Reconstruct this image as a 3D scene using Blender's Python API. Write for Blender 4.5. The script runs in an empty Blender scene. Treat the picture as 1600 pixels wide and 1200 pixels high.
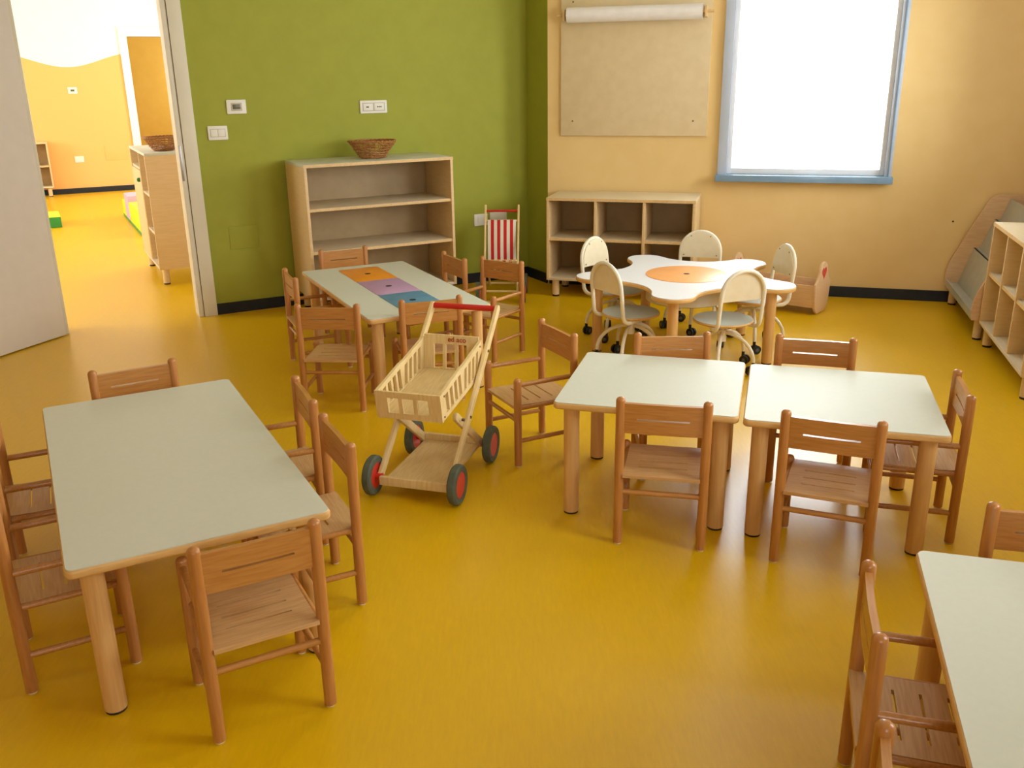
import bpy, bmesh, math, random
from mathutils import Vector, Matrix
random.seed(7)
S = bpy.context.scene
COL = S.collection
PI = math.pi

# ------------------------------------------------------------------ camera, sky, exposure
cam_d = bpy.data.cameras.new('camera')
cam_d.sensor_width = 36.0
cam_d.lens = 1425.0 / 1600.0 * 36.0
cam_d.clip_start = 0.05
cam = bpy.data.objects.new('camera', cam_d)
COL.objects.link(cam)
PITCH, ROLL = math.radians(18.8), math.radians(-0.868)
fwd = Vector((0, math.cos(PITCH), -math.sin(PITCH)))
rgt = Vector((1, 0, 0))
upv = rgt.cross(fwd)
r2 = math.cos(ROLL) * rgt + math.sin(ROLL) * upv
u2 = -math.sin(ROLL) * rgt + math.cos(ROLL) * upv
cam.matrix_world = Matrix(((r2.x, u2.x, -fwd.x, 0), (r2.y, u2.y, -fwd.y, 0), (r2.z, u2.z, -fwd.z, 1.591), (0, 0, 0, 1)))
S.camera = cam

S.view_settings.view_transform = 'Standard'
S.view_settings.look = 'None'
S.view_settings.gamma = 1.0
S.view_settings.use_curve_mapping = False
S.view_settings.exposure = 0.52

SKY = 9.0
w = bpy.data.worlds.new('sky')
S.world = w
w.use_nodes = True
bg = w.node_tree.nodes['Background']
bg.inputs[0].default_value = (0.93, 0.96, 1.0, 1)
bg.inputs[1].default_value = SKY

# ------------------------------------------------------------------ helpers
def U(deg):
    a = math.radians(deg)
    return Vector((math.cos(a), math.sin(a)))

def lin(c):
    out = []
    for v in c:
        v /= 255.0
        out.append(v / 12.92 if v <= 0.04045 else ((v + 0.055) / 1.055) ** 2.4)
    return (*out, 1.0)

def mat(name, rgb, rough=0.5, spec=0.4, metal=0.0, coat=0.0):
    m = bpy.data.materials.new(name)
    m.use_nodes = True
    b = m.node_tree.nodes['Principled BSDF']
    b.inputs['Base Color'].default_value = lin(rgb)
    b.inputs['Roughness'].default_value = rough
    b.inputs['Specular IOR Level'].default_value = spec
    b.inputs['Metallic'].default_value = metal
    b.inputs['Coat Weight'].default_value = coat
    b.inputs['Coat Roughness'].default_value = 0.15
    return m

def noisy(name, a, b, scale=(1, 1, 1), nscale=6.0, rough=0.5, spec=0.4, coat=0.0, detail=4.0, lo=0.35, hi=0.65, bump=0.0, rand=0.0, coords='Object'):
    """two-tone procedural noise; scale stretches it into grain or streaks"""
    m = mat(name, a, rough, spec, 0.0, coat)
    nt = m.node_tree
    bs = nt.nodes['Principled BSDF']
    tc = nt.nodes.new('ShaderNodeTexCoord')
    mp = nt.nodes.new('ShaderNodeMapping')
    mp.inputs['Scale'].default_value = scale
    no = nt.nodes.new('ShaderNodeTexNoise')
    no.inputs['Scale'].default_value = nscale
    no.inputs['Detail'].default_value = detail
    ra = nt.nodes.new('ShaderNodeValToRGB')
    ra.color_ramp.elements[0].position = lo
    ra.color_ramp.elements[1].position = hi
    ra.color_ramp.elements[0].color = lin(a)
    ra.color_ramp.elements[1].color = lin(b)
    nt.links.new(tc.outputs[coords], mp.inputs['Vector'])
    if rand:
        oi = nt.nodes.new('ShaderNodeObjectInfo')
        vm = nt.nodes.new('ShaderNodeVectorMath')
        vm.operation = 'ADD'
        nt.links.new(mp.outputs['Vector'], vm.inputs[0])
        mu = nt.nodes.new('ShaderNodeMath')
        mu.operation = 'MULTIPLY'
        mu.inputs[1].default_value = 40.0
        nt.links.new(oi.outputs['Random'], mu.inputs[0])
        nt.links.new(mu.outputs[0], vm.inputs[1])
        nt.links.new(vm.outputs[0], no.inputs['Vector'])
    else:
        nt.links.new(mp.outputs['Vector'], no.inputs['Vector'])
    nt.links.new(no.outputs['Fac'], ra.inputs['Fac'])
    nt.links.new(ra.outputs['Color'], bs.inputs['Base Color'])
    if bump:
        bp = nt.nodes.new('ShaderNodeBump')
        bp.inputs['Strength'].default_value = bump
        bp.inputs['Distance'].default_value = 0.002
        nt.links.new(no.outputs['Fac'], bp.inputs['Height'])
        nt.links.new(bp.outputs['Normal'], bs.inputs['Normal'])
    return m

def finish(name, bm, m, parent=None, smooth=True, angle=38):
    bmesh.ops.recalc_face_normals(bm, faces=bm.faces)
    me = bpy.data.meshes.new(name)
    bm.to_mesh(me)
    bm.free()
    if m:
        me.materials.append(m)
    if smooth:
        for p in me.polygons:
            p.use_smooth = True
        me.set_sharp_from_angle(angle=math.radians(angle))
    o = bpy.data.objects.new(name, me)
    COL.objects.link(o)
    if parent:
        o.parent = parent
    return o

def thing(name, label, cat, loc=(0, 0, 0), rotz=0.0, group=None):
    o = bpy.data.objects.new(name, None)
    o.empty_display_size = 0.1
    COL.objects.link(o)
    o.location = loc
    o.rotation_euler = (0, 0, rotz)
    o['label'] = label
    o['category'] = cat
    if group:
        o['group'] = group
    return o

def tag(o, label, cat, group=None):
    o['label'] = label
    o['category'] = cat
    if group:
        o['group'] = group
    return o

def struct(o, label=None):
    o['kind'] = 'structure'
    if label:
        o['label'] = label
    return o

def dup(root, loc, rotz, label, name=None):
    """copy a thing together with its parts and sub-parts"""
    r = root.copy()
    COL.objects.link(r)
    r.location = loc
    r.rotation_euler = (0, 0, rotz)
    r['label'] = label
    for ch in list(root.children):
        c = ch.copy()
        COL.objects.link(c)
        c.parent = r
        for g in list(ch.children):
            d = g.copy()
            COL.objects.link(d)
            d.parent = c
    return r

def NB():
    return bmesh.new()

def box(bm, x0, x1, y0, y1, z0, z1, bev=0.0, fn=None):
    vs = [bm.verts.new((x, y, z)) for z in (z0, z1) for y in (y0, y1) for x in (x0, x1)]
    fs = [bm.faces.new([vs[i] for i in f]) for f in ((0, 2, 3, 1), (4, 5, 7, 6), (0, 1, 5, 4), (2, 6, 7, 3), (0, 4, 6, 2), (1, 3, 7, 5))]
    out = vs
    if bev:
        es = list({e for f in fs for e in f.edges})
        r = bmesh.ops.bevel(bm, geom=es, offset=bev, segments=2, profile=0.6, affect='EDGES')
        out = list({v for f in r['faces'] for v in f.verts} | {v for v in vs if v.is_valid})
    if fn:
        for v in out:
            v.co = fn(v.co)
    return bm

def rings(bm, rs, cap0=True, cap1=True):
    """skin a list of vertex-coordinate rings"""
    prev = None
    R = []
    for ring in rs:
        R.append([bm.verts.new(p) for p in ring])
    for a, b in zip(R, R[1:]):
        n = len(a)
        for i in range(n):
            bm.faces.new((a[i], a[(i + 1) % n], b[(i + 1) % n], b[i]))
    if cap0:
        bm.faces.new(R[0][::-1])
    if cap1:
        bm.faces.new(R[-1])
    return bm

def offset_outline(ol, d):
    n = len(ol)
    res = []
    for i in range(n):
        p0, p1, p2 = Vector(ol[i - 1]), Vector(ol[i]), Vector(ol[(i + 1) % n])
        t = (p2 - p0)
        if t.length < 1e-9:
            t = p2 - p1
        t.normalize()
        nrm = Vector((t.y, -t.x))      # outward for counter-clockwise
        res.append(p1 - nrm * d)
    return res

def prism(bm, ol, z0, z1, bev=0.0, fn=None, steps=3):
    """counter-clockwise outline extruded along z with rounded rims"""
    rs = []
    if bev:
        for k in range(steps + 1):
            a = PI / 2 * k / steps
            rs.append((bev * (1 - math.sin(a)), z0 + bev * (1 - math.cos(a))))
        for k in range(steps + 1):
            a = PI / 2 * k / steps
            rs.append((bev * (1 - math.cos(a)), z1 - bev * (1 - math.sin(a))))
    else:
        rs = [(0, z0), (0, z1)]
    out = []
    for d, z in rs:
        o2 = offset_outline(ol, d) if d > 1e-7 else [Vector(p) for p in ol]
        out.append([fn(Vector((p.x, p.y, z))) if fn else Vector((p.x, p.y, z)) for p in o2])
    return rings(bm, out)

def rrect(x0, x1, y0, y1, r, n=6):
    ol = []
    for cx, cy, a0 in ((x1 - r, y0 + r, -PI / 2), (x1 - r, y1 - r, 0), (x0 + r, y1 - r, PI / 2), (x0 + r, y0 + r, PI)):
        for k in range(n + 1):
            a = a0 + PI / 2 * k / n
            ol.append((cx + r * math.cos(a), cy + r * math.sin(a)))
    return ol

def circle(cx, cy, r, n=32):
    return [(cx + r * math.cos(2 * PI * k / n), cy + r * math.sin(2 * PI * k / n)) for k in range(n)]

def frame_for(d):
    d = Vector(d).normalized()
    a = Vector((0, 0, 1)) if abs(d.z) < 0.9 else Vector((1, 0, 0))
    x = d.cross(a).normalized()
    y = d.cross(x).normalized()
    return x, y

def rod(bm, p0, p1, r, n=14, dome0=False, dome1=False, r1=None):
    p0, p1 = Vector(p0), Vector(p1)
    r1 = r if r1 is None else r1
    d = (p1 - p0).normalized()
    x, y = frame_for(d)
    prof = []
    if dome0:
        for k in range(4):
            a = PI / 2 * k / 4
            prof.append((p0 + d * r * 0.8 * (1 - math.sin(a)), max(r * math.sin(a), r * 0.12) if k else r * 0.15))
        prof.append((p0 + d * r * 0.8, r))
    else:
        prof.append((p0, r))
    if dome1:
        prof.append((p1 - d * r1 * 0.8, r1))
        for k in range(1, 5):
            a = PI / 2 * k / 4
            prof.append((p1 - d * r1 * 0.8 * (1 - math.sin(a)), max(r1 * math.cos(a), r1 * 0.12)))
    else:
        prof.append((p1, r1))
    rs = [[c + x * (q * math.cos(2 * PI * k / n)) + y * (q * math.sin(2 * PI * k / n)) for k in range(n)] for c, q in prof]
    return rings(bm, rs)

def tube(bm, pts, r, n=10, closed=False):
    pts = [Vector(p) for p in pts]
    m = len(pts)
    tang = []
    for i in range(m):
        a = pts[i - 1] if (i > 0 or closed) else pts[i]
        b = pts[(i + 1) % m] if (i < m - 1 or closed) else pts[i]
        tang.append((b - a).normalized())
    x, _ = frame_for(tang[0])
    rs = []
    for i in range(m):
        x = (x - tang[i] * x.dot(tang[i])).normalized()
        y = tang[i].cross(x)
        rs.append([pts[i] + x * (r * math.cos(2 * PI * k / n)) + y * (r * math.sin(2 * PI * k / n)) for k in range(n)])
    if closed:
        V = [[bm.verts.new(p) for p in q] for q in rs]
        for i in range(m):
            a, b = V[i], V[(i + 1) % m]
            for k in range(n):
                bm.faces.new((a[k], a[(k + 1) % n], b[(k + 1) % n], b[k]))
        return bm
    return rings(bm, rs)

def lathe(bm, prof, n=28, c=(0, 0, 0), cap0=True, cap1=True):
    c = Vector(c)
    rs = [[c + Vector((r * math.cos(2 * PI * k / n), r * math.sin(2 * PI * k / n), z)) for k in range(n)] for r, z in prof]
    return rings(bm, rs, cap0, cap1)

def plate(bm, x0, x1, y0, y1, t0, t1, holes=(), xs=(), ys=(), fn=None):
    """slab in (x, y) with rectangular holes, thickness t0..t1, points mapped by fn(x, y, t)"""
    X = sorted({x0, x1, *[h[0] for h in holes], *[h[1] for h in holes], *xs})
    Y = sorted({y0, y1, *[h[2] for h in holes], *[h[3] for h in holes], *ys})
    fn = fn or (lambda x, y, t: Vector((x, y, t)))
    def solid(i, j):
        if i < 0 or j < 0 or i >= len(X) - 1 or j >= len(Y) - 1:
            return False
        cx, cy = (X[i] + X[i + 1]) / 2, (Y[j] + Y[j + 1]) / 2
        return not any(h[0] < cx < h[1] and h[2] < cy < h[3] for h in holes)
    V = {}
    def v(i, j, k):
        if (i, j, k) not in V:
            V[(i, j, k)] = bm.verts.new(fn(X[i], Y[j], (t0, t1)[k]))
        return V[(i, j, k)]
    for i in range(len(X) - 1):
        for j in range(len(Y) - 1):
            if not solid(i, j):
                continue
            bm.faces.new((v(i, j, 1), v(i + 1, j, 1), v(i + 1, j + 1, 1), v(i, j + 1, 1)))
            bm.faces.new((v(i, j, 0), v(i, j + 1, 0), v(i + 1, j + 1, 0), v(i + 1, j, 0)))
            for di, dj, a, b in ((-1, 0, (0, 0), (0, 1)), (1, 0, (1, 0), (1, 1)), (0, -1, (0, 0), (1, 0)), (0, 1, (0, 1), (1, 1))):
                if not solid(i + di, j + dj):
                    A, B = (i + a[0], j + a[1]), (i + b[0], j + b[1])
                    bm.faces.new((v(*A, 0), v(*B, 0), v(*B, 1), v(*A, 1)))
    return bm

def wallfn(P, u, nrm):
    """plate coordinates (s along wall, z up, t outward from the room)"""
    P, u, nrm = Vector(P), Vector(u), Vector(nrm)
    def f(s, z, t):
        q = P + u * s - nrm * t
        return Vector((q.x, q.y, z))
    return f

# ------------------------------------------------------------------ materials
def lino(name):
    m = mat(name, (224, 184, 20), 0.32, 0.5)
    nt = m.node_tree
    b = nt.nodes['Principled BSDF']
    tc = nt.nodes.new('ShaderNodeTexCoord')
    mp = nt.nodes.new('ShaderNodeMapping')
    mp.inputs['Rotation'].default_value = (0, 0, math.radians(16))
    mp.inputs['Scale'].default_value = (26, 4.0, 1)
    n1 = nt.nodes.new('ShaderNodeTexNoise')
    n1.inputs['Scale'].default_value = 3.0
    n1.inputs['Detail'].default_value = 7
    n1.inputs['Roughness'].default_value = 0.7
    n2 = nt.nodes.new('ShaderNodeTexNoise')
    n2.inputs['Scale'].default_value = 1.3
    n2.inputs['Detail'].default_value = 3
    r1 = nt.nodes.new('ShaderNodeValToRGB')
    r1.color_ramp.elements[0].position = 0.3
    r1.color_ramp.elements[1].position = 0.72
    r1.color_ramp.elements[0].color = lin((218, 170, 6))
    r1.color_ramp.elements[1].color = lin((231, 185, 12))
    mx = nt.nodes.new('ShaderNodeMix')
    mx.data_type = 'RGBA'
    mx.inputs['B'].default_value = lin((225, 178, 8))
    nt.links.new(tc.outputs['Object'], mp.inputs['Vector'])
    nt.links.new(mp.outputs['Vector'], n1.inputs['Vector'])
    nt.links.new(tc.outputs['Object'], n2.inputs['Vector'])
    nt.links.new(n1.outputs['Fac'], r1.inputs['Fac'])
    nt.links.new(r1.outputs['Color'], mx.inputs['A'])
    mul = nt.nodes.new('ShaderNodeMath')
    mul.operation = 'MULTIPLY'
    mul.inputs[1].default_value = 0.6
    nt.links.new(n2.outputs['Fac'], mul.inputs[0])
    nt.links.new(mul.outputs[0], mx.inputs['Factor'])
    nt.links.new(mx.outputs['Result'], b.inputs['Base Color'])
    rr = nt.nodes.new('ShaderNodeMapRange')
    rr.inputs['To Min'].default_value = 0.26
    rr.inputs['To Max'].default_value = 0.36
    nt.links.new(n1.outputs['Fac'], rr.inputs['Value'])
    nt.links.new(rr.outputs['Result'], b.inputs['Roughness'])
    return m

M = {}
M['lino'] = lino('yellow_linoleum')
M['green'] = noisy('green_paint', (161, 163, 56), (165, 167, 59), nscale=9, rough=0.6, spec=0.25)
M['orange'] = noisy('apricot_paint', (240, 206, 140), (242, 209, 145), nscale=7, rough=0.6, spec=0.25)
M['orange_hall'] = noisy('orange_paint', (212, 174, 74), (215, 178, 78), nscale=7, rough=0.6, spec=0.25)
M['white_paint'] = noisy('white_paint', (238, 236, 230), (243, 241, 236), nscale=6, rough=0.6, spec=0.25)
M['ceiling'] = noisy('ceiling_paint', (240, 238, 232), (245, 243, 238), nscale=4, rough=0.8, spec=0.2)
M['base'] = noisy('dark_skirting', (24, 28, 36), (32, 36, 44), nscale=20, rough=0.5)
M['door_frame'] = noisy('cream_lacquer', (226, 216, 190), (230, 221, 196), nscale=5, rough=0.4)
M['door_leaf'] = noisy('grey_door_laminate', (216, 204, 188), (219, 207, 191), nscale=12, rough=0.45)
M['seal'] = mat('grey_seal', (120, 112, 96), 0.7)
M['steel'] = mat('brushed_steel', (176, 172, 164), 0.35, 0.5, 0.9)
M['lam'] = noisy('pale_laminate', (209, 209, 190), (211, 211, 192), nscale=60, rough=0.5, spec=0.32)
M['lam_white'] = noisy('white_laminate', (228, 228, 228), (230, 230, 230), nscale=60, rough=0.36, spec=0.5)
M['lam_grey'] = noisy('grey_laminate', (182, 190, 180), (184, 192, 182), nscale=60, rough=0.3, spec=0.5)
M['beech_edge'] = noisy('beech_edge', (214, 166, 98), (224, 178, 110), scale=(6, 6, 40), nscale=4, rough=0.42, rand=1)
M['beech_leg'] = noisy('beech_leg', (214, 164, 100), (226, 180, 116), scale=(30, 30, 2), nscale=3, rough=0.4, rand=1)
M['chair_z'] = noisy('chair_beech_upright', (178, 114, 52), (190, 128, 64), scale=(40, 40, 3), nscale=3, rough=0.32, spec=0.5, coat=0.15, rand=1)
M['chair_x'] = noisy('chair_beech_panel', (180, 119, 55), (194, 135, 69), scale=(4, 50, 50), nscale=3, rough=0.34, spec=0.5, coat=0.15, rand=1)
M['seat'] = noisy('seat_plywood', (196, 150, 96), (212, 168, 114), scale=(4, 50, 50), nscale=3, rough=0.34, spec=0.5, coat=0.1, rand=1)
M['glide'] = mat('clear_glide', (226, 214, 190), 0.3)
M['rubber'] = noisy('dark_rubber_cap', (44, 30, 26), (56, 40, 34), nscale=20, rough=0.6)
M['ply'] = noisy('birch_ply', (222, 188, 134), (228, 195, 143), scale=(3, 3, 30), nscale=3, rough=0.45, rand=1)
M['ply_h'] = noisy('birch_ply_shelf', (216, 198, 164), (224, 206, 174), scale=(3, 30, 30), nscale=3, rough=0.4, rand=1)
M['ply_top'] = noisy('pale_ply_top', (228, 210, 174), (232, 215, 180), scale=(3, 30, 30), nscale=3, rough=0.4)
M['ply_edge'] = noisy('birch_ply_edge', (222, 184, 124), (232, 196, 138), scale=(20, 20, 20), nscale=4, rough=0.45)
M['shelf_back'] = noisy('grey_back_panel', (172, 144, 100), (178, 150, 106), nscale=14, rough=0.5)
M['cart'] = noisy('cart_birch', (222, 190, 128), (232, 204, 146), scale=(40, 5, 5), nscale=3, rough=0.42, rand=1)
M['red'] = noisy('red_lacquer', (196, 34, 28), (204, 42, 34), nscale=10, rough=0.35)
M['hub_red'] = noisy('red_hub_plastic', (206, 52, 34), (214, 60, 40), nscale=10, rough=0.4)
M['tyre'] = noisy('grey_green_tyre', (84, 90, 72), (96, 102, 82), nscale=30, rough=0.7)
M['screw'] = mat('screw_metal', (120, 106, 84), 0.35, 0.5, 0.8)
M['logo'] = mat('orange_print', (176, 70, 20), 0.5)
M['cream'] = noisy('cream_powdercoat', (236, 226, 200), (240, 231, 206), nscale=20, rough=0.35, spec=0.5)
M['cream_panel'] = noisy('cream_panel', (232, 216, 180), (237, 222, 188), nscale=20, rough=0.4, spec=0.5)
M['caster'] = noisy('black_caster', (28, 30, 34), (38, 40, 44), nscale=20, rough=0.45)
M['caster_rim'] = mat('grey_caster_rim', (96, 98, 100), 0.4)
M['lid_orange'] = noisy('orange_lid', (238, 150, 28), (242, 156, 34), nscale=20, rough=0.35)
M['lid_purple'] = noisy('lilac_lid', (190, 150, 186), (196, 156, 192), nscale=20, rough=0.35)
M['lid_blue'] = noisy('blue_lid', (88, 142, 172), (94, 150, 180), nscale=20, rough=0.35)
M['disc'] = noisy('peach_disc', (246, 170, 98), (250, 176, 106), nscale=20, rough=0.35)
M['dark'] = mat('dark_hole', (40, 26, 18), 0.8)
M['alu'] = noisy('blue_grey_aluminium', (192, 202, 218), (197, 207, 223), nscale=8, rough=0.3, spec=0.5)
M['sill'] = noisy('blue_sill_metal', (128, 160, 188), (136, 168, 196), nscale=8, rough=0.2, spec=0.5)
M['sash'] = noisy('white_sash', (236, 238, 240), (242, 244, 246), nscale=8, rough=0.35)
M['board'] = noisy('cream_board', (226, 204, 158), (231, 210, 166), nscale=14, rough=0.4)
M['paper'] = noisy('white_paper', (240, 234, 226), (246, 241, 234), nscale=14, rough=0.7)
M['plastic'] = noisy('white_plastic', (236, 230, 214), (240, 235, 220), nscale=12, rough=0.35)
M['plastic_dark'] = mat('shaded_plastic', (196, 188, 166), 0.5)  # darker copy of the white plastic, shade put into its colour
M['lcd'] = mat('grey_display', (104, 98, 70), 0.25)
M['wicker'] = noisy('brown_wicker', (126, 74, 30), (206, 146, 82), scale=(30, 30, 30), nscale=4, rough=0.5, lo=0.3, hi=0.75)
M['wicker_b'] = noisy('light_wicker', (200, 140, 84), (150, 92, 46), scale=(30, 30, 30), nscale=4, rough=0.5)
M['foam_yellow'] = noisy('lime_yellow_vinyl', (226, 226, 40), (232, 232, 50), nscale=10, rough=0.45)
M['foam_green'] = noisy('green_vinyl', (52, 142, 64), (60, 150, 72), nscale=10, rough=0.45)
M['foam_pink'] = noisy('lilac_vinyl', (224, 176, 200), (230, 184, 206), nscale=10, rough=0.45)
M['knob_green'] = mat('green_knob', (40, 120, 40), 0.4)
M['cradle'] = noisy('pale_cradle_wood', (224, 182, 136), (232, 194, 148), scale=(4, 30, 30), nscale=3, rough=0.45)
M['heart'] = mat('red_heart', (214, 74, 56), 0.45)
M['acryl'] = noisy('grey_shelf_laminate', (172, 172, 158), (180, 180, 166), nscale=14, rough=0.3, spec=0.5)

def glass_mat():
    m = bpy.data.materials.new('window_glass')
    m.use_nodes = True
    nt = m.node_tree
    nt.nodes.clear()
    o = nt.nodes.new('ShaderNodeOutputMaterial')
    t = nt.nodes.new('ShaderNodeBsdfTransparent')
    t.inputs[0].default_value = (0.96, 0.98, 0.98, 1)
    g = nt.nodes.new('ShaderNodeBsdfGlossy')
    g.inputs['Roughness'].default_value = 0.02
    f = nt.nodes.new('ShaderNodeFresnel')
    f.inputs['IOR'].default_value = 1.35
    x = nt.nodes.new('ShaderNodeMixShader')
    nt.links.new(f.outputs[0], x.inputs[0])
    nt.links.new(t.outputs[0], x.inputs[1])
    nt.links.new(g.outputs[0], x.inputs[2])
    nt.links.new(x.outputs[0], o.inputs['Surface'])
    return m
M['glass'] = glass_mat()

def stripes_mat():
    m = mat('striped_canvas', (236, 226, 204), 0.8)
    nt = m.node_tree
    b = nt.nodes['Principled BSDF']
    tc = nt.nodes.new('ShaderNodeTexCoord')
    sp = nt.nodes.new('ShaderNodeSeparateXYZ')
    ml = nt.nodes.new('ShaderNodeMath'); ml.operation = 'MULTIPLY_ADD'
    ml.inputs[1].default_value = 1 / 0.047
    ml.inputs[2].default_value = 20.22
    fr = nt.nodes.new('ShaderNodeMath'); fr.operation = 'FRACT'
    gt = nt.nodes.new('ShaderNodeMath'); gt.operation = 'GREATER_THAN'; gt.inputs[1].default_value = 0.5
    mx = nt.nodes.new('ShaderNodeMix'); mx.data_type = 'RGBA'
    mx.inputs['A'].default_value = lin((236, 226, 204))
    mx.inputs['B'].default_value = lin((198, 34, 30))
    nt.links.new(tc.outputs['Object'], sp.inputs[0])
    nt.links.new(sp.outputs['X'], ml.inputs[0])
    nt.links.new(ml.outputs[0], fr.inputs[0])
    nt.links.new(fr.outputs[0], gt.inputs[0])
    nt.links.new(gt.outputs[0], mx.inputs['Factor'])
    nt.links.new(mx.outputs['Result'], b.inputs['Base Color'])
    return m
M['stripes'] = stripes_mat()

# ------------------------------------------------------------------ room layout
ANG_G, ANG_O = 27.5, -16.0
UG, NG = U(ANG_G), U(ANG_G - 90)          # green wall direction, inward normal
UO, NO = U(ANG_O), U(ANG_O - 90)          # apricot wall direction, inward normal
G0 = Vector((-2.084, 6.303))
IC = Vector((0.146, 7.465))
OC = Vector((0.300, 7.168))
LEN_R = (IC - OC).length
S_IC = (IC - G0).dot(UG)
RC = OC + UO * 3.42                        # right rear corner
RF = RC + NO * 8.5
LF = Vector((-2.9, RF.y))
GL = G0 - UG * 2.2
H = 3.0
def GP(s, b):                              # s along green wall, b behind it
    return G0 + UG * s - NG * b
def OP(s, n):                              # s along apricot wall, n in front of it
    return OC + UO * s + NO * n

# floor (one continuous linoleum through the doorway)
bm = NB()
def slab(pts, z0, z1):
    a = [bm.verts.new((p.x, p.y, z0)) for p in pts]
    b = [bm.verts.new((p.x, p.y, z1)) for p in pts]
    n = len(pts)
    bm.faces.new(a[::-1]); bm.faces.new(b)
    for i in range(n):
        bm.faces.new((a[i], a[(i + 1) % n], b[(i + 1) % n], b[i]))
main_poly = [LF, RF, RC, OC, IC, GL]
next_poly = [GP(-4.3, 0), GP(-2.2, 0), GP(S_IC, 0), GP(S_IC, 8.62), GP(-4.3, 8.62)]
hall_poly = [GP(-0.6, 8.62), GP(S_IC, 8.62), GP(S_IC, 10.6), GP(-0.6, 10.6)]
for p in (main_poly, next_poly, hall_poly):
    slab(p, -0.06, 0.0)
struct(finish('floor', bm, M['lino'], smooth=False), 'yellow marbled linoleum floor')
bm = NB()
for p in (main_poly, next_poly, hall_poly):
    slab(p, H, H + 0.06)
struct(finish('ceiling', bm, M['ceiling'], smooth=False), 'white ceiling')

def wall(name, P, u, nrm, s0, s1, holes, m, t=0.16, label=None):
    bm = NB()
    plate(bm, s0, s1, 0.0, H, 0.0, t, holes, fn=wallfn(P, u, nrm))
    return struct(finish(name, bm, m, smooth=False), label)

WIN1 = (1.33, 2.43, 0.86, 2.72)
DOOR = (-0.97, -0.115, 0.0, 2.13)
RWIN_ADDED = [(0.5, 1.5, 0.95, 2.4), (2.3, 3.5, 0.95, 2.45), (4.3, 5.2, 0.95, 2.45)]  # assumed windows out of view, placed and sized to light the room
FWIN_ADDED = [(2.8, 3.7, 0.95, 2.35)]  # assumed window behind the camera, added for weak front light
wall('wall_left', G0, UG, NG, -4.3, S_IC, [DOOR], M['green'], 0.13, 'green painted wall')
wall('wall_step', IC, NG, -UG, 0.0, LEN_R, [], M['green'], 0.10, 'short green return wall in the corner')
wall('wall_back', OC, UO, NO, 0.0, 3.58, [WIN1], M['orange'], 0.16, 'apricot painted wall')
wall('wall_right', RC, NO, -UO, 0.0, 8.5, RWIN_ADDED, M['orange'], 0.16)
wall('wall_front', LF, Vector((1, 0)), Vector((0, 1)), -0.2, (RF - LF).length + 0.2, FWIN_ADDED, M['orange'], 0.16)
dl = (LF - GL); Ll = dl.length; dl.normalize()
wall('wall_side', GL, dl, Vector((-dl.y, dl.x)), 0.0, Ll, [], M['orange'], 0.16)

# next room
NWIN_L_ADDED = [(1.2, 2.8, 0.9, 2.4), (4.8, 6.8, 0.9, 2.4)]  # unseen openings on both sides, sized to brighten the next room
NWIN_R_ADDED = [(3.6, 5.0, 0.9, 2.4), (6.2, 7.4, 0.9, 2.4)]
F0 = GP(-0.22, 8.6)
F_DOOR = (0.81, 1.71, 0.0, 2.18)

def wave_mat():
    m = mat('yellow_wave_paint', (250, 214, 120), 0.6, 0.25)
    nt = m.node_tree
    b = nt.nodes['Principled BSDF']
    tc = nt.nodes.new('ShaderNodeTexCoord')
    sp = nt.nodes.new('ShaderNodeSeparateXYZ')
    nt.links.new(tc.outputs['Object'], sp.inputs[0])
    ph = nt.nodes.new('ShaderNodeMath'); ph.operation = 'MULTIPLY_ADD'
    ph.inputs[1].default_value = 2 * PI / 1.75; ph.inputs[2].default_value = 0.11
    cs = nt.nodes.new('ShaderNodeMath'); cs.operation = 'COSINE'
    ed = nt.nodes.new('ShaderNodeMath'); ed.operation = 'MULTIPLY_ADD'
    ed.inputs[1].default_value = -0.092; ed.inputs[2].default_value = 1.86
    lt = nt.nodes.new('ShaderNodeMath'); lt.operation = 'LESS_THAN'
    mx = nt.nodes.new('ShaderNodeMix'); mx.data_type = 'RGBA'
    mx.inputs['A'].default_value = lin((242, 240, 236))
    mx.inputs['B'].default_value = lin((244, 186, 108))
    nt.links.new(sp.outputs['X'], ph.inputs[0]); nt.links.new(ph.outputs[0], cs.inputs[0])
    nt.links.new(cs.outputs[0], ed.inputs[0])
    nt.links.new(sp.outputs['Z'], lt.inputs[0]); nt.links.new(ed.outputs[0], lt.inputs[1])
    nt.links.new(lt.outputs[0], mx.inputs['Factor'])
    nt.links.new(mx.outputs['Result'], b.inputs['Base Color'])
    return m
bm = NB()
plate(bm, -4.3, S_IC + 0.4, 0.0, H, 0.0, 0.12, [F_DOOR], fn=lambda s, z, t: Vector((s, t, z)))
wf = struct(finish('wall_far', bm, wave_mat(), smooth=False), 'yellow wall with a wavy white upper edge')
wf.location = (F0.x, F0.y, 0); wf.rotation_euler = (0, 0, math.radians(ANG_G))
bm = NB()
plate(bm, -4.3, S_IC, 0.0, H, 0.131, 0.15, [(-0.98, -0.10, 0.0, 2.14)], fn=wallfn(G0, UG, NG))  # thin pale sheet added behind the green wall to bounce light
struct(finish('wall_near_bounce', bm, M['white_paint'], smooth=False), 'pale bounce lining added on the next room side of the doorway')
wall('wall_far_left', GP(-4.3, 0.0), -NG, UG, 0.0, 8.7, NWIN_L_ADDED, M['white_paint'])
wall('wall_far_right', GP(S_IC, 0.0), -NG, -UG, 0.14, 8.7, NWIN_R_ADDED, M['white_paint'])
wall('wall_hall', GP(-0.6, 10.6), UG, NG, -0.1, 3.4, [], M['orange_hall'])
wall('wall_hall_left', GP(-0.6, 8.74), -NG, UG, 0.0, 1.9, [], M['orange_hall'])
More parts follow.
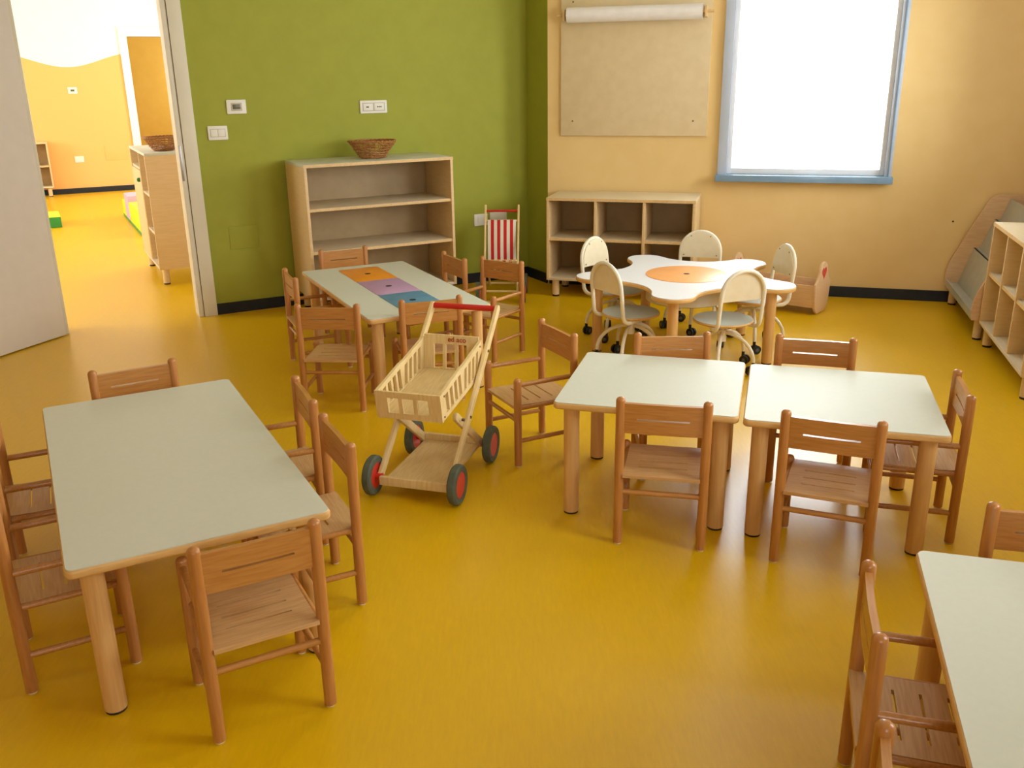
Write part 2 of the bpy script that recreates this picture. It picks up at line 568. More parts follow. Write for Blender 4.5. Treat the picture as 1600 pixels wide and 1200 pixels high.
wall('wall_hall_right', GP(S_IC, 8.74), -NG, -UG, 0.0, 1.9, [(0.4, 1.4, 1.0, 2.2)], M['orange_hall'])

# daylight portals: the sky enters through the seen window and the added, unseen openings
def portal(P, u, nrm, win):
    s0, s1, z0, z1 = win
    ld = bpy.data.lights.new('daylight_portal', 'AREA')
    ld.shape = 'RECTANGLE'
    ld.size = s1 - s0
    ld.size_y = z1 - z0
    ld.cycles.is_portal = True
    o = bpy.data.objects.new('daylight_portal', ld)
    COL.objects.link(o)
    c = Vector(P) + Vector(u) * ((s0 + s1) / 2) - Vector(nrm) * 0.17
    n3 = Vector((nrm[0], nrm[1], 0)); zax = -n3; yax = Vector((0, 0, 1)); xax = yax.cross(zax)
    o.matrix_world = Matrix(((xax.x, yax.x, zax.x, c.x), (xax.y, yax.y, zax.y, c.y), (xax.z, yax.z, zax.z, (z0 + z1) / 2), (0, 0, 0, 1)))
portal(OC, UO, NO, WIN1)
for q in RWIN_ADDED: portal(RC, NO, -UO, q)
for q in FWIN_ADDED: portal(LF, Vector((1, 0)), Vector((0, 1)), q)
for q in NWIN_L_ADDED: portal(GP(-4.3, 0), -NG, UG, q)
for q in NWIN_R_ADDED: portal(GP(S_IC, 0), -NG, -UG, q)
portal(GP(S_IC, 8.74), -NG, -UG, (0.4, 1.4, 1.0, 2.2))

# windows
def bar(name, fn, s0, s1, z0, z1, t0, t1, m, parent, bev=0.004):
    bm = NB()
    box(bm, s0, s1, z0, z1, t0, t1, bev, fn=lambda c: fn(c.x, c.y, c.z))
    return finish(name, bm, m, parent)
def window(name, P, u, nrm, win, label=None, fancy=False):
    s0, s1, z0, z1 = win
    f = wallfn(P, u, nrm)
    r = bpy.data.objects.new(name, None); COL.objects.link(r); struct(r, label)
    fw, fp = (0.055, -0.022) if fancy else (0.05, -0.01)
    bar('frame_stile', f, s0 - fw, s0 + 0.012, z0, z1, fp, 0.06, M['alu'], r)
    st = bar('frame_stile', f, s1 - 0.012, s1 + fw - 0.02, z0, z1, fp, 0.06, M['alu'], r)
    bar('frame_rail', f, s0 - fw, s1 + fw - 0.02, z1 - 0.012, z1 + fw, fp, 0.06, M['alu'], r)
    if fancy:
        bar('frame_groove', f, s1 + 0.008, s1 + 0.016, z0 + 0.01, z1, fp - 0.008, fp + 0.004, M['sill'], st, 0.002)
    bar('sill', f, s0 - fw - 0.01, s1 + fw - 0.012, z0 - 0.035, z0 + 0.014, -0.075, 0.10, M['sill'], r, 0.006)
    for a, b, c, d in ((s0 + 0.012, s0 + 0.042, z0 + 0.014, z1 - 0.012), (s1 - 0.042, s1 - 0.012, z0 + 0.014, z1 - 0.012)):
        bar('sash_stile', f, a, b, c, d, 0.02, 0.08, M['sash'], r)
    for c, d in ((z0 + 0.014, z0 + 0.054), (z1 - 0.052, z1 - 0.012)):
        bar('sash_rail', f, s0 + 0.042, s1 - 0.042, c, d, 0.02, 0.08, M['sash'], r)
    bar('pane', f, s0 + 0.04, s1 - 0.04, z0 + 0.05, z1 - 0.05, 0.045, 0.05, M['glass'], r, 0)
    return r
window('window_1', OC, UO, NO, WIN1, 'bright window with blue grey metal frame and sill', True)
k = 2  # windows numbered from here on are unseen, added for their light
for q in RWIN_ADDED: window('window_%d' % k, RC, NO, -UO, q); k += 1
for q in FWIN_ADDED: window('window_%d' % k, LF, Vector((1, 0)), Vector((0, 1)), q); k += 1

# baseboards
def baseboard(name, P, u, nrm, s0, s1, label=None):
    bm = NB()
    plate(bm, s0, s1, 0.0, 0.077, -0.012, -0.0005, fn=wallfn(P, u, nrm))
    return struct(finish(name, bm, M['base'], smooth=False), label)
baseboard('baseboard_left', G0, UG, NG, 0.0, S_IC - 0.013, 'dark skirting along the green wall')
baseboard('baseboard_step', IC, NG, -UG, 0.0, LEN_R)
baseboard('baseboard_back', OC, UO, NO, 0.013, 3.40, 'dark skirting along the apricot wall')
baseboard('baseboard_right', RC, NO, -UO, 0.0, 8.4)
baseboard('baseboard_far', F0, UG, NG, -3.6, 0.70)
baseboard('baseboard_side', G0, UG, NG, -2.1, -1.1)

# door frame and leaf
f = wallfn(G0, UG, NG)
tr = bpy.data.objects.new('trim_1', None); COL.objects.link(tr); struct(tr, 'cream door frame beside the green wall')
bar('casing', f, -0.088, 0.0, 0.0, 2.2, -0.022, 0.0, M['door_frame'], tr, 0.003)
bar('jamb', f, -0.125, -0.09, 0.0, 2.13, -0.012, 0.13, M['door_frame'], tr, 0.003)
bar('door_seal', f, -0.0915, -0.086, 0.0, 2.13, -0.016, 0.0, M['seal'], tr, 0)
bar('strike_plate', f, -0.122, -0.106, 0.94, 1.17, -0.0145, -0.011, M['steel'], tr, 0.001)
bar('casing', f, -1.085, -0.99, 0.0, 2.2, -0.022, 0.0, M['door_frame'], tr, 0.003)
bar('jamb', f, -0.99, -0.96, 0.0, 2.13, -0.012, 0.13, M['door_frame'], tr, 0.003)
bar('casing', f, -1.085, 0.0, 2.13, 2.2, -0.022, 0.13, M['door_frame'], tr, 0.003)
dr = bpy.data.objects.new('door_1', None); COL.objects.link(dr); struct(dr, 'open pale grey door leaf')
dr.location = (-2.925, 5.80, 0); dr.rotation_euler = (0, 0, math.radians(-110.7))
bm = NB(); box(bm, 0.0, 0.86, -0.042, 0.0, 0.008, 2.12, 0.003); finish('door_panel', bm, M['door_leaf'], dr)
for z in (0.25, 1.05, 1.85):
    bm = NB(); rod(bm, (-0.006, -0.047, z - 0.04), (-0.006, -0.047, z + 0.04), 0.007); finish('hinge', bm, M['steel'], dr)
# far door frame of the next room
ff = wallfn(F0, UG, NG)
t2 = bpy.data.objects.new('trim_2', None); COL.objects.link(t2); struct(t2, 'white door frame in the far yellow wall')
bar('casing', ff, 0.70, 0.81, 0, 2.18, -0.03, 0.12, M['white_paint'], t2)
bar('casing', ff, 1.71, 1.82, 0, 2.18, -0.03, 0.12, M['white_paint'], t2)
bar('casing', ff, 0.70, 1.82, 2.18, 2.31, -0.03, 0.12, M['white_paint'], t2)

# ------------------------------------------------------------------ tables
def leg_with_foot(parent, x, y, z1, r=0.029, m='beech_leg', cap=0.008):
    bm = NB(); rod(bm, (x, y, cap), (x, y, z1), r, 24)
    l = finish('leg', bm, M[m], parent)
    bm = NB(); rod(bm, (x, y, 0.0), (x, y, cap + 0.001), r * 0.94, 20)
    finish('foot_cap', bm, M['rubber'], l)
    return l
TH = 0.46
def rect_table(w, d, loc, ang, label, name, group=None):
    t = thing(name, label, 'table', (loc[0], loc[1], 0), math.radians(ang), group)
    bm = NB(); prism(bm, rrect(-w / 2, w / 2, -d / 2, d / 2, 0.022, 6), TH - 0.027, TH - 0.0015, 0.008)
    finish('tabletop', bm, M['beech_edge'], t)
    bm = NB(); prism(bm, rrect(-w / 2 + 0.004, w / 2 - 0.004, -d / 2 + 0.004, d / 2 - 0.004, 0.02, 6), TH - 0.004, TH, 0.0)
    finish('laminate', bm, M['lam'], t)
    for sx in (-1, 1):
        for sy in (-1, 1):
            leg_with_foot(t, sx * (w / 2 - 0.06), sy * (d / 2 - 0.06), TH - 0.026)
    return t
T1 = rect_table(0.672, 1.337, (-1.110, 2.699), 27.9, 'long pale table with nothing on it, left of the toy shopping cart', 'long_table')
T2 = rect_table(0.660, 0.655, (0.552, 3.334), -16.0, 'square pale table, left one of the pair pushed together', 'square_table')
T3 = rect_table(0.660, 0.655, (1.196, 3.130), -16.2, 'square pale table, right one of the pair pushed together', 'square_table')
A4 = Vector((0.994, 2.005)); a4 = -16.6
c4 = A4 + U(a4) * 0.334 - U(a4 + 90) * 0.668
T4 = rect_table(0.668, 1.337, c4, a4, 'long pale table cut off by the lower right corner of the picture', 'long_table')
T5 = rect_table(0.664, 1.338, (-0.692, 5.070), 26.2, 'long pale table with orange, lilac and blue lids set in its middle', 'activity_table')
for nm, mm, y0, y1 in (('lid_orange', 'lid_orange', 0.192, 0.575), ('lid_purple', 'lid_purple', -0.189, 0.189), ('lid_blue', 'lid_blue', -0.575, -0.192)):
    bm = NB()
    prism(bm, rrect(-0.125, 0.125, y0, y1, 0.02, 4), TH - 0.001, TH + 0.0025, 0.001)
    l = finish('lid', bm, M[mm], T5)
    l['label'] = {'lid_orange': 'orange lid', 'lid_purple': 'lilac lid', 'lid_blue': 'blue lid'}[nm]
    bm = NB(); prism(bm, circle(0.003, (y0 + y1) / 2, 0.018, 20), TH + 0.0022, TH + 0.003)
    finish('finger_hole', bm, M['dark'], l)
for y in (-0.1905, 0.1905):
    bm = NB(); box(bm, -0.125, 0.125, y - 0.0015, y + 0.0015, TH, TH + 0.0008); finish('lid_gap', bm, M['dark'], T5)

# flower-shaped table
FC = Vector((1.035, 5.275))
def flower_outline():
    rl, Rl, rc, D = 0.12, 0.53, 0.28, 0.68
    ol = []
    for k in range(5):
        a = math.radians(-108 + 72 * k)
        c = Vector((Rl * math.cos(a), Rl * math.sin(a)))
        m = a + math.radians(36)
        n = Vector((D * math.cos(m), D * math.sin(m)))
        m0 = a - math.radians(36)
        n0 = Vector((D * math.cos(m0), D * math.sin(m0)))
        a0 = math.atan2(*(n0 - c).yx); a1 = math.atan2(*(n - c).yx)
        while a1 < a0: a1 += 2 * PI
        if a1 - a0 > 2 * PI: a1 -= 2 * PI
        for j in range(15):
            t = a0 + (a1 - a0) * j / 14
            ol.append((c.x + rl * math.cos(t), c.y + rl * math.sin(t)))
        b = a + math.radians(72)
        c2 = Vector((Rl * math.cos(b), Rl * math.sin(b)))
        b0 = math.atan2(*(c - n).yx); b1 = math.atan2(*(c2 - n).yx)
        while b1 > b0: b1 -= 2 * PI
        for j in range(1, 18):
            t = b0 + (b1 - b0) * j / 18
            ol.append((n.x + rc * math.cos(t), n.y + rc * math.sin(t)))
    return ol
FO = flower_outline()
ft = thing('flower_table', 'flower shaped white table with a peach disc in the centre', 'table', (FC.x, FC.y, 0), 0)
bm = NB(); prism(bm, FO, TH - 0.027, TH - 0.0015, 0.008); finish('tabletop', bm, M['beech_edge'], ft)
bm = NB(); prism(bm, offset_outline(FO, 0.004), TH - 0.004, TH); finish('laminate', bm, M['lam_white'], ft)
bm = NB(); prism(bm, circle(0, 0, 0.238, 56), TH - 0.001, TH + 0.0025, 0.001); dsc = finish('disc', bm, M['disc'], ft)
bm = NB(); prism(bm, circle(0, 0, 0.018, 20), TH + 0.0022, TH + 0.003); finish('finger_hole', bm, M['dark'], dsc)
for k in range(5):
    a = math.radians(-108 + 72 * k)
    leg_with_foot(ft, 0.52 * math.cos(a), 0.52 * math.sin(a), TH - 0.026, 0.03)
# storage drum hanging under the disc
bm = NB(); lathe(bm, [(0.225, TH - 0.15), (0.232, TH - 0.145), (0.232, TH - 0.026)], 48); finish('storage_tub', bm, M['cream_panel'], ft)

# ------------------------------------------------------------------ wooden chairs
CX, CY = 0.145, 0.135
def make_chair(name, label, armed):
    t = thing(name, label, 'chair')
    def post(x, y, z1):
        bm = NB(); rod(bm, (x, y, 0.006), (x, y, z1), 0.0165, 16, dome1=True)
        l = finish('leg', bm, M['chair_z'], t)
        bm = NB(); rod(bm, (x, y, 0.0), (x, y, 0.007), 0.0125, 12); finish('glide', bm, M['glide'], l)
    for x in (-CX, CX):
        post(x, -CY, 0.553)
        post(x, CY, 0.396 if armed else 0.288)
    # backrest, bowed a little, one slot
    bow = lambda x: -0.004 * (1 - (x / 0.135) ** 2)
    bm = NB()
    plate(bm, -0.135, 0.135, 0.425, 0.532, -0.008, 0.008, [(-0.088, 0.088, 0.474, 0.480)], xs=[-0.12, -0.1, -0.06, -0.03, 0, 0.03, 0.06, 0.1, 0.12],
          fn=lambda x, z, q: Vector((x, -CY + q + bow(x), z)))
    finish('backrest', bm, M['chair_x'], t)
    # seat with three slots
    sag = lambda y: -0.006 * math.cos((y + 0.01) / 0.15 * PI / 2) - (max(0.0, y - 0.10) * 0.12)
    bm = NB()
    plate(bm, -0.132, 0.132, -0.152, 0.146, 0.262, 0.274, [(-0.085, 0.085, y - 0.0034, y + 0.0034) for y in (-0.062, -0.004, 0.054)],
          ys=[-0.13, -0.1, -0.03, 0.02, 0.08, 0.1, 0.12, 0.135], fn=lambda x, y, z: Vector((x, y, z + sag(y))))
    finish('seat', bm, M['seat'], t)
    def dowel(nm, p, q, r=0.0095):
        bm = NB(); rod(bm, p, q, r, 12); finish(nm, bm, M['chair_x'], t)
    for x in (-CX, CX):
        dowel('seat_rail', (x * 0.94, -CY, 0.258), (x * 0.94, CY, 0.258), 0.009)
        dowel('stretcher', (x, -CY, 0.115), (x, CY, 0.115))
        if armed:
            dowel('armrest', (x, -CY, 0.366), (x, CY, 0.366), 0.0105)
    dowel('stretcher', (-CX, -CY, 0.203), (CX, -CY, 0.203))
    dowel('stretcher', (-CX, CY, 0.205), (CX, CY, 0.205))
    return t

# back-post midpoint, facing (degrees), armed?, label
W = 'wooden child chair '
chairs = [
    ((-1.461, 3.356), -59.5, 0, W + 'at the far end of the left long table'),
    ((-0.738, 3.055), -155.9, 1, W + 'with arms at the cart side of the left long table'),
    ((-0.553, 2.658), -153.1, 0, W + 'without arms at the cart side of the left long table'),
    ((-0.6255, 1.9685), 118.2, 1, W + 'with arms at the near end of the left long table'),
    ((-1.685, 2.752), 26.0, 1, W + 'with arms at the left picture edge, farther one'),
    ((-1.401, 2.235), 29.0, 1, W + 'with arms at the left picture edge, nearer one'),
    ((-1.070, 5.815), -63.7, 0, W + 'between the tall bookshelf and the table with coloured lids'),
    ((-1.237, 5.050), 24.0, 1, W + 'with arms on the doorway side of the table with coloured lids'),
    ((-0.889, 4.295), 86.4, 0, W + 'at the near left corner of the table with lids'),
    ((-0.396, 4.399), 107.1, 0, W + 'right behind the toy shopping cart handle'),
    ((-0.342, 5.515), -151.1, 0, W + 'before the right end of the tall bookshelf'),
    ((-0.050, 5.369), -127.3, 1, W + 'with arms in front of the red striped toy stroller'),
    ((0.509, 2.868), 77.4, 0, W + 'seen from behind at the left square table'),
    ((1.018, 2.696), 66.9, 0, W + 'seen from behind at the right square table'),
    ((0.679, 3.696), -91.2, 0, W + 'behind the left square table, next to the flower table'),
    ((1.255, 3.606), -106.7, 0, W + 'behind the right square table'),
    ((1.576, 3.000), 163.1, 1, W + 'with arms at the right end of the right square table'),
    ((0.201, 3.830), -153.8, 1, W + 'with arms turned away from the left square table, facing the cart'),
    ((1.349, 2.030), -106.6, 0, W + 'at the far end of the lower right table'),
    ((0.749, 1.653), -16.7, 1, W + 'with arms on the left side of the lower right table'),
    ((0.578, 1.125), -16.7, 1, W + 'in the lower right with only a post top in view'),
]
proto = [None, None]
for pos, ang, armed, label in chairs:
    d = U(ang)
    c = Vector(pos) + d * CY
    loc = (c.x, c.y, 0.0); rz = math.radians(ang - 90)
    if proto[armed] is None:
        o = make_chair('armchair' if armed else 'dining_chair', label, armed)
        o.location = loc; o.rotation_euler = (0, 0, rz)
        o['group'] = 'wooden child chairs around the tables'
        proto[armed] = o
    else:
        dup(proto[armed], loc, rz, label)

# ------------------------------------------------------------------ white swivel chairs
def make_swivel(label):
    t = thing('swivel_chair', label, 'chair', group='cream swivel chairs around the flower table')
    zs = 0.300
    bm = NB(); lathe(bm, [(0.155, zs - 0.018), (0.163, zs - 0.013), (0.165, zs - 0.007), (0.162, zs - 0.002)], 40)
    st = finish('seat', bm, M['beech_edge'], t)
    bm = NB(); lathe(bm, [(0.160, zs - 0.003), (0.160, zs)], 40); finish('seat_surface', bm, M['lam_grey'], st)
    # arched tube back
    hw, yb = 0.128, -0.165
    pts = [(-0.06, 0.10, zs - 0.028), (-0.085, 0.0, zs - 0.028), (-0.115, -0.09, zs - 0.028)]
    for k in range(1, 6):
        a = PI / 2 * k / 5
        pts.append((-hw, yb + 0.055 * (1 - math.sin(a)), zs - 0.028 + 0.05 * (1 - math.cos(a))))
    pts.append((-hw, yb - 0.012, zs + 0.13))
    for k in range(0, 17):
        a = PI - PI * k / 16
        pts.append((hw * math.cos(a), yb - 0.018 - 0.012 * math.sin(a), zs + 0.172 + hw * math.sin(a)))
    right = [(-p[0], p[1], p[2]) for p in pts[:9]][::-1]
    bm = NB(); tube(bm, pts + right, 0.0115, 10); finish('back_frame', bm, M['cream'], t)
    # back panel fills the arch
    ol = []
    hp = hw - 0.004
    for k in range(0, 25):
        a = PI * k / 24
        ol.append((hp * math.cos(a), zs + 0.172 + hp * math.sin(a)))
    ol = ol + [(-hp, zs + 0.135), (hp, zs + 0.135)]
    bm = NB()
    prism(bm, ol, -0.004, 0.004, 0.0, fn=lambda c: Vector((c.x, yb - 0.003 - 0.07 * (c.y - zs - 0.1) - c.z, c.y)))
    pn = finish('back_panel', bm, M['cream_panel'], t)
    for sx in (-1, 1):
        for zz, xx in ((zs + 0.150, 0.105), (zs + 0.272, 0.062)):
            bm = NB(); y = yb - 0.003 - 0.07 * (zz - zs - 0.1)
            rod(bm, (sx * xx, y + 0.003, zz), (sx * xx, y + 0.0065, zz), 0.004, 8); finish('screw', bm, M['screw'], pn)
    # column and curved legs with casters
    bm = NB(); lathe(bm, [(0.024, 0.17), (0.024, 0.235), (0.017, 0.236), (0.017, zs - 0.02)], 16); col_ = finish('column', bm, M['cream'], t)
    bm = NB(); rod(bm, (0.03, 0.03, zs - 0.04), (0.052, 0.052, zs - 0.043), 0.008, 10); finish('height_knob', bm, M['caster'], col_)
    for k in range(5):
        a = math.radians(90 + 72 * k)
        pts = []
        for j in range(9):
            q = PI / 2 * j / 8
            r = 0.02 + 0.17 * math.sin(q)
            z = 0.075 + 0.145 * math.cos(q)
            pts.append((r * math.cos(a), r * math.sin(a), z))
        bm = NB(); tube(bm, pts, 0.0105, 8); lg = finish('leg', bm, M['cream'], t)
        e = Vector((0.19 * math.cos(a), 0.19 * math.sin(a), 0))
        d = Vector((math.cos(a + 1.0 + k), math.sin(a + 1.0 + k), 0))
        n = Vector((-d.y, d.x, 0))
        for sgn in (-1, 1):
            bm = NB(); cc = e + d * 0.012 + Vector((0, 0, 0.026))
            rod(bm, cc + n * (0.006 * sgn), cc + n * (0.019 * sgn), 0.026, 18); finish('caster_wheel', bm, M['caster'], lg)
        bm = NB(); cc = e + d * 0.012 + Vector((0, 0, 0.026))
        rod(bm, cc - n * 0.0200, cc + n * 0.0200, 0.011, 12); finish('caster_hub', bm, M['caster_rim'], lg)
        bm = NB(); rod(bm, e + Vector((0, 0, 0.04)), e + Vector((0, 0, 0.078)), 0.009, 10); finish('caster_stem', bm, M['caster'], lg)
    return t
sw = [(137, 'left rear of the flower table, facing us', 0.50, 0), (-147, 'left front of the flower table, back towards the lidded table', 0.42, 0),
      (72, 'at the far side of the flower table, before the low cubby shelf', 0.50, 0), (10, 'right of the flower table, beside the doll cradle', 0.43, 0),
      (-72, 'at the near side of the flower table, its back towards us', 0.43, 0)]
base_sw = None
for ang, lb, rad, tw in sw:
    p = FC + U(ang) * rad
    lab = 'cream swivel chair ' + lb
    rz = math.radians(ang + 180 - 90 + tw)
    if base_sw is None:
        base_sw = make_swivel(lab); base_sw.location = (p.x, p.y, 0); base_sw.rotation_euler = (0, 0, rz)
    else:
        dup(base_sw, (p.x, p.y, 0), rz, lab)

# ------------------------------------------------------------------ shelving
def cubby(label, loc, rz, w=1.07, d=0.44, z0=0.128, h=0.735, bays=3, shelves=(0.442,), leg=True, name='cubby_shelf', kb='shelf_back', topm='ply_top'):
    """origin at the back-left floor corner; opening faces local -y"""
    t = thing(name, label, 'shelf', loc, rz)
    T = 0.02
    def pan(nm, x0, x1, y0, y1, za, zb, m, par=t, bev=0.002):
        bm = NB(); box(bm, x0, x1, y0, y1, za, zb, bev); return finish(nm, bm, M[m], par)
    pan('top_panel', 0, w, -d, 0, h - T, h, topm)
    bm = NB(); box(bm, -0.001, w + 0.001, -d - 0.002, -d + 0.003, h - T - 0.001, h - 0.001); finish('top_edge', bm, M['ply_edge'], t)
    pan('side_panel', 0, T, -d, 0, z0, h - T, 'ply')
    pan('side_panel', w - T, w, -d, 0, z0, h - T, 'ply')
    pan('bottom_panel', T, w - T, -d, 0, z0, z0 + T, 'ply_h')
    pan('back_panel', T, w - T, -0.012, -0.002, z0 + T, h - T, kb)
    bw = (w - T) / bays
    for i in range(1, bays):
        pan('divider', i * bw, i * bw + T, -d + 0.004, -0.013, z0 + T, h - T, 'ply')
    for i in range(bays):
        for z in shelves:
            sb = pan('shelf_board', i * bw + T, (i + 1) * bw, -d + 0.012, -0.013, z - T, z, 'ply_h')
            bm = NB(); box(bm, i * bw + T, (i + 1) * bw, -d + 0.010, -d + 0.013, z - T + 0.0005, z - 0.0015); finish('front_edge', bm, M['ply_edge'], sb)
    if leg:
        for x in (0.06, w - 0.06):
            for y in (-d + 0.05, -0.06):
                leg_with_foot(t, x, y, z0, 0.027, 'ply', 0.012)
    return t
# tall bookshelf by the green wall
p = GP(0.567, -0.045)
bk = cubby('tall wooden bookshelf with two inner shelves against the green wall', (p.x, p.y, 0), math.radians(ANG_G), w=1.07, d=0.47, z0=0.128, h=1.043, bays=1, shelves=(0.752, 0.465), name='bookshelf', topm='lam')
# low cubby by the apricot wall
p = OP(0.10, 0.02)
cubby('low cubby shelf with six compartments under the paper roll board', (p.x, p.y, 0), math.radians(ANG_O), d=0.44)
# cubby by the right wall, opening towards the room
p = OP(3.388, 1.095)
cubby('low cubby shelf along the right edge, open towards the tables', (p.x, p.y, 0), math.radians(ANG_O - 90), d=0.455)
# cubby at the far wall of the next room
p = GP(-0.69 - 1.07, 8.57)
cubby('small low cubby shelf at the far wall of the next room', (p.x, p.y, 0), math.radians(ANG_G), d=0.24, h=0.763, shelves=(0.44,))

# tall cabinet just through the doorway
p = GP(-0.21 + 0.45, 1.20)
cb = thing('cabinet', 'tall wooden cabinet standing just through the doorway', 'cabinet', (p.x, p.y, 0), math.radians(ANG_G + 90))
# local x runs deeper into the next room, local y towards the doorway side front
def cp(nm, x0, x1, y0, y1, za, zb, m, par=None):
    bm = NB(); box(bm, x0, x1, y0, y1, za, zb, 0.002); return finish(nm, bm, M[m], par or cb)
hw_, zz0, hh_, T = 1.01, 0.13, 1.045, 0.02
cp('top_panel', 0, hw_, 0, 0.45, hh_ - T, hh_, 'lam')
cp('side_panel', 0, T, 0, 0.45, zz0, hh_ - T, 'ply')
cp('side_panel', hw_ - T, hw_, 0, 0.45, zz0, hh_ - T, 'ply')
cp('bottom_panel', T, hw_ - T, 0, 0.45, zz0, zz0 + T, 'ply_h')
cp('back_panel', T, hw_ - T, 0.002, 0.012, zz0 + T, hh_ - T, 'ply')
cp('divider', 0.44, 0.46, 0.013, 0.446, zz0 + T, hh_ - T, 'ply')
for z in (0.42, 0.72):
    cp('shelf_board', T, 0.44, 0.013, 0.44, z - T, z, 'ply_h')
cp('shelf_board', 0.46, hw_ - T, 0.013, 0.44, 0.88, 0.90, 'ply_h')
dd = cp('cabinet_door', 0.463, hw_ - 0.003, 0.4305, 0.449, zz0 + T, 0.878, 'ply')
bm = NB(); rod(bm, (0.52, 0.449, 0.80), (0.52, 0.475, 0.80), 0.018, 16, dome1=True); finish('knob', bm, M['knob_green'], dd)
for x in (0.06, hw_ - 0.06):
    for y in (0.05, 0.40):
        leg_with_foot(cb, x, y, zz0, 0.027, 'ply', 0.012)

# tiered book display in the right rear corner
p = OP(2.90, 0.03)
bs = thing('book_display', 'tiered picture book display with grey ledges in the right rear corner', 'shelf', (p.x, p.y, 0), math.radians(ANG_O))
# local x towards right wall, local y negative towards camera
prof = [(0.0, 0.13), (0.48, 0.13), (0.48, 0.765), (0.27, 0.765), (0.235, 0.755), (0.205, 0.73), (0.012, 0.30), (-0.002, 0.25), (-0.006, 0.20)]
for y in (0.0, -0.995):
    bm = NB(); prism(bm, prof, 0, 0.02, 0.0, fn=lambda c, y=y: Vector((c.x, y - c.z, c.y)))
    finish('side_panel', bm, M['cradle'], bs)
def bsp(nm, pts, m):
    bm = NB(); prism(bm, pts, 0.02, 0.995, 0.0, fn=lambda c: Vector((c.x, -c.z, c.y))); return finish(nm, bm, M[m], bs)
bsp('ledge', [(0.0, 0.13), (0.16, 0.13), (0.16, 0.15), (0.012, 0.15), (0.012, 0.175), (0.0, 0.175)], 'acryl')
bsp('tier_panel', [(0.08, 0.15), (0.092, 0.15), (0.162, 0.40), (0.15, 0.40)], 'acryl')
bsp('ledge', [(0.15, 0.385), (0.26, 0.385), (0.26, 0.40), (0.15, 0.40)], 'acryl')
bsp('tier_panel', [(0.185, 0.40), (0.197, 0.40), (0.267, 0.60), (0.255, 0.60)], 'acryl')
bsp('ledge', [(0.255, 0.585), (0.36, 0.585), (0.36, 0.60), (0.255, 0.60)], 'acryl')
bsp('tier_panel', [(0.29, 0.60), (0.302, 0.60), (0.342, 0.74), (0.33, 0.74)], 'acryl')
bsp('back_panel', [(0.465, 0.13), (0.478, 0.13), (0.478, 0.75), (0.465, 0.75)], 'cradle')
for x in (0.055, 0.42):
    for y in (-0.05, -0.965):
        leg_with_foot(bs, x, y, 0.13, 0.027, 'ply', 0.012)

# ------------------------------------------------------------------ toy shopping cart
ct = thing('toy_shopping_cart', 'wooden toy shopping cart with red handle and red wheels', 'toy cart', (-0.327, 3.486, 0), math.radians(-17 + 180))
# local frame: +y forward (towards the camera), x to cart's right
def cbar(nm, p, q, wx, th, m='cart', par=None):
    """flat bar from p to q lying in the side plane, width wx in that plane and thickness th along x, rounded ends"""
    p, q = Vector(p), Vector(q)
    d = (q - p); L = d.length; d.normalize()
    n = Vector((0, -d.z, d.y))
    ol = rrect(-0.012, L + 0.012, -wx / 2, wx / 2, wx * 0.45, 5)
    bm = NB(); prism(bm, ol, -th / 2, th / 2, 0.002, fn=lambda c: p + d * c.x + n * c.y + Vector((c.z, 0, 0)))
    return finish(nm, bm, M[m], par or ct)
for sx in (-1, 1):
    x = sx * 0.150
    cbar('handle_post', (x, 0.205, 0.078), (x, -0.428, 0.628), 0.034, 0.016)
    cbar('cross_leg', (x - sx * 0.017, -0.215, 0.08), (x - sx * 0.017, 0.085, 0.312), 0.034, 0.016)
    for y, z in ((-0.020, 0.274), (-0.262, 0.484), (0.06, 0.292)):
        bm = NB(); rod(bm, (x, y, z), (x + sx * 0.0115, y, z), 0.006, 10); finish('bolt', bm, M['screw'], ct)
    for y in (0.212, -0.212):
        cw = Vector((sx * 0.178, y, 0.081))
        bm = NB()
        prof_ = [(0.052, -0.016), (0.074, -0.017), (0.080, -0.011), (0.081, 0.0), (0.080, 0.011), (0.074, 0.017), (0.052, 0.016)]
        n = 32
        V = [[bm.verts.new((cw.x + q, cw.y + r * math.cos(2 * PI * k / n), cw.z + r * math.sin(2 * PI * k / n))) for k in range(n)] for r, q in prof_]
        for a, b in zip(V, V[1:] + V[:1]):
            for k in range(n):
                bm.faces.new((a[k], a[(k + 1) % n], b[(k + 1) % n], b[k]))
        tyre = finish('wheel', bm, M['tyre'], ct)
        bm = NB(); rod(bm, (cw.x - 0.014, cw.y, cw.z), (cw.x + 0.014, cw.y, cw.z), 0.0525, 30)
        hub = finish('hub', bm, M['hub_red'], tyre)
        bm = NB(); rod(bm, (cw.x - sx * 0.015, cw.y, cw.z), (cw.x - sx * 0.04, cw.y, cw.z), 0.012, 12); finish('axle_boss', bm, M['hub_red'], tyre)
bm = NB(); rod(bm, (-0.145, -0.425, 0.626), (0.145, -0.425, 0.626), 0.0125, 14); finish('handle', bm, M['red'], ct)
# lower platform and axle battens
bm = NB(); box(bm, -0.125, 0.125, -0.225, 0.225, 0.062, 0.074, 0.002); finish('platform', bm, M['cart'], ct)
for y, z in ((0.228, 0.07), (-0.222, 0.083)):
    bm = NB(); box(bm, -0.142, 0.142, y - 0.009, y + 0.009, z - 0.018, z + 0.018, 0.003); finish('batten', bm, M['cart'], ct)
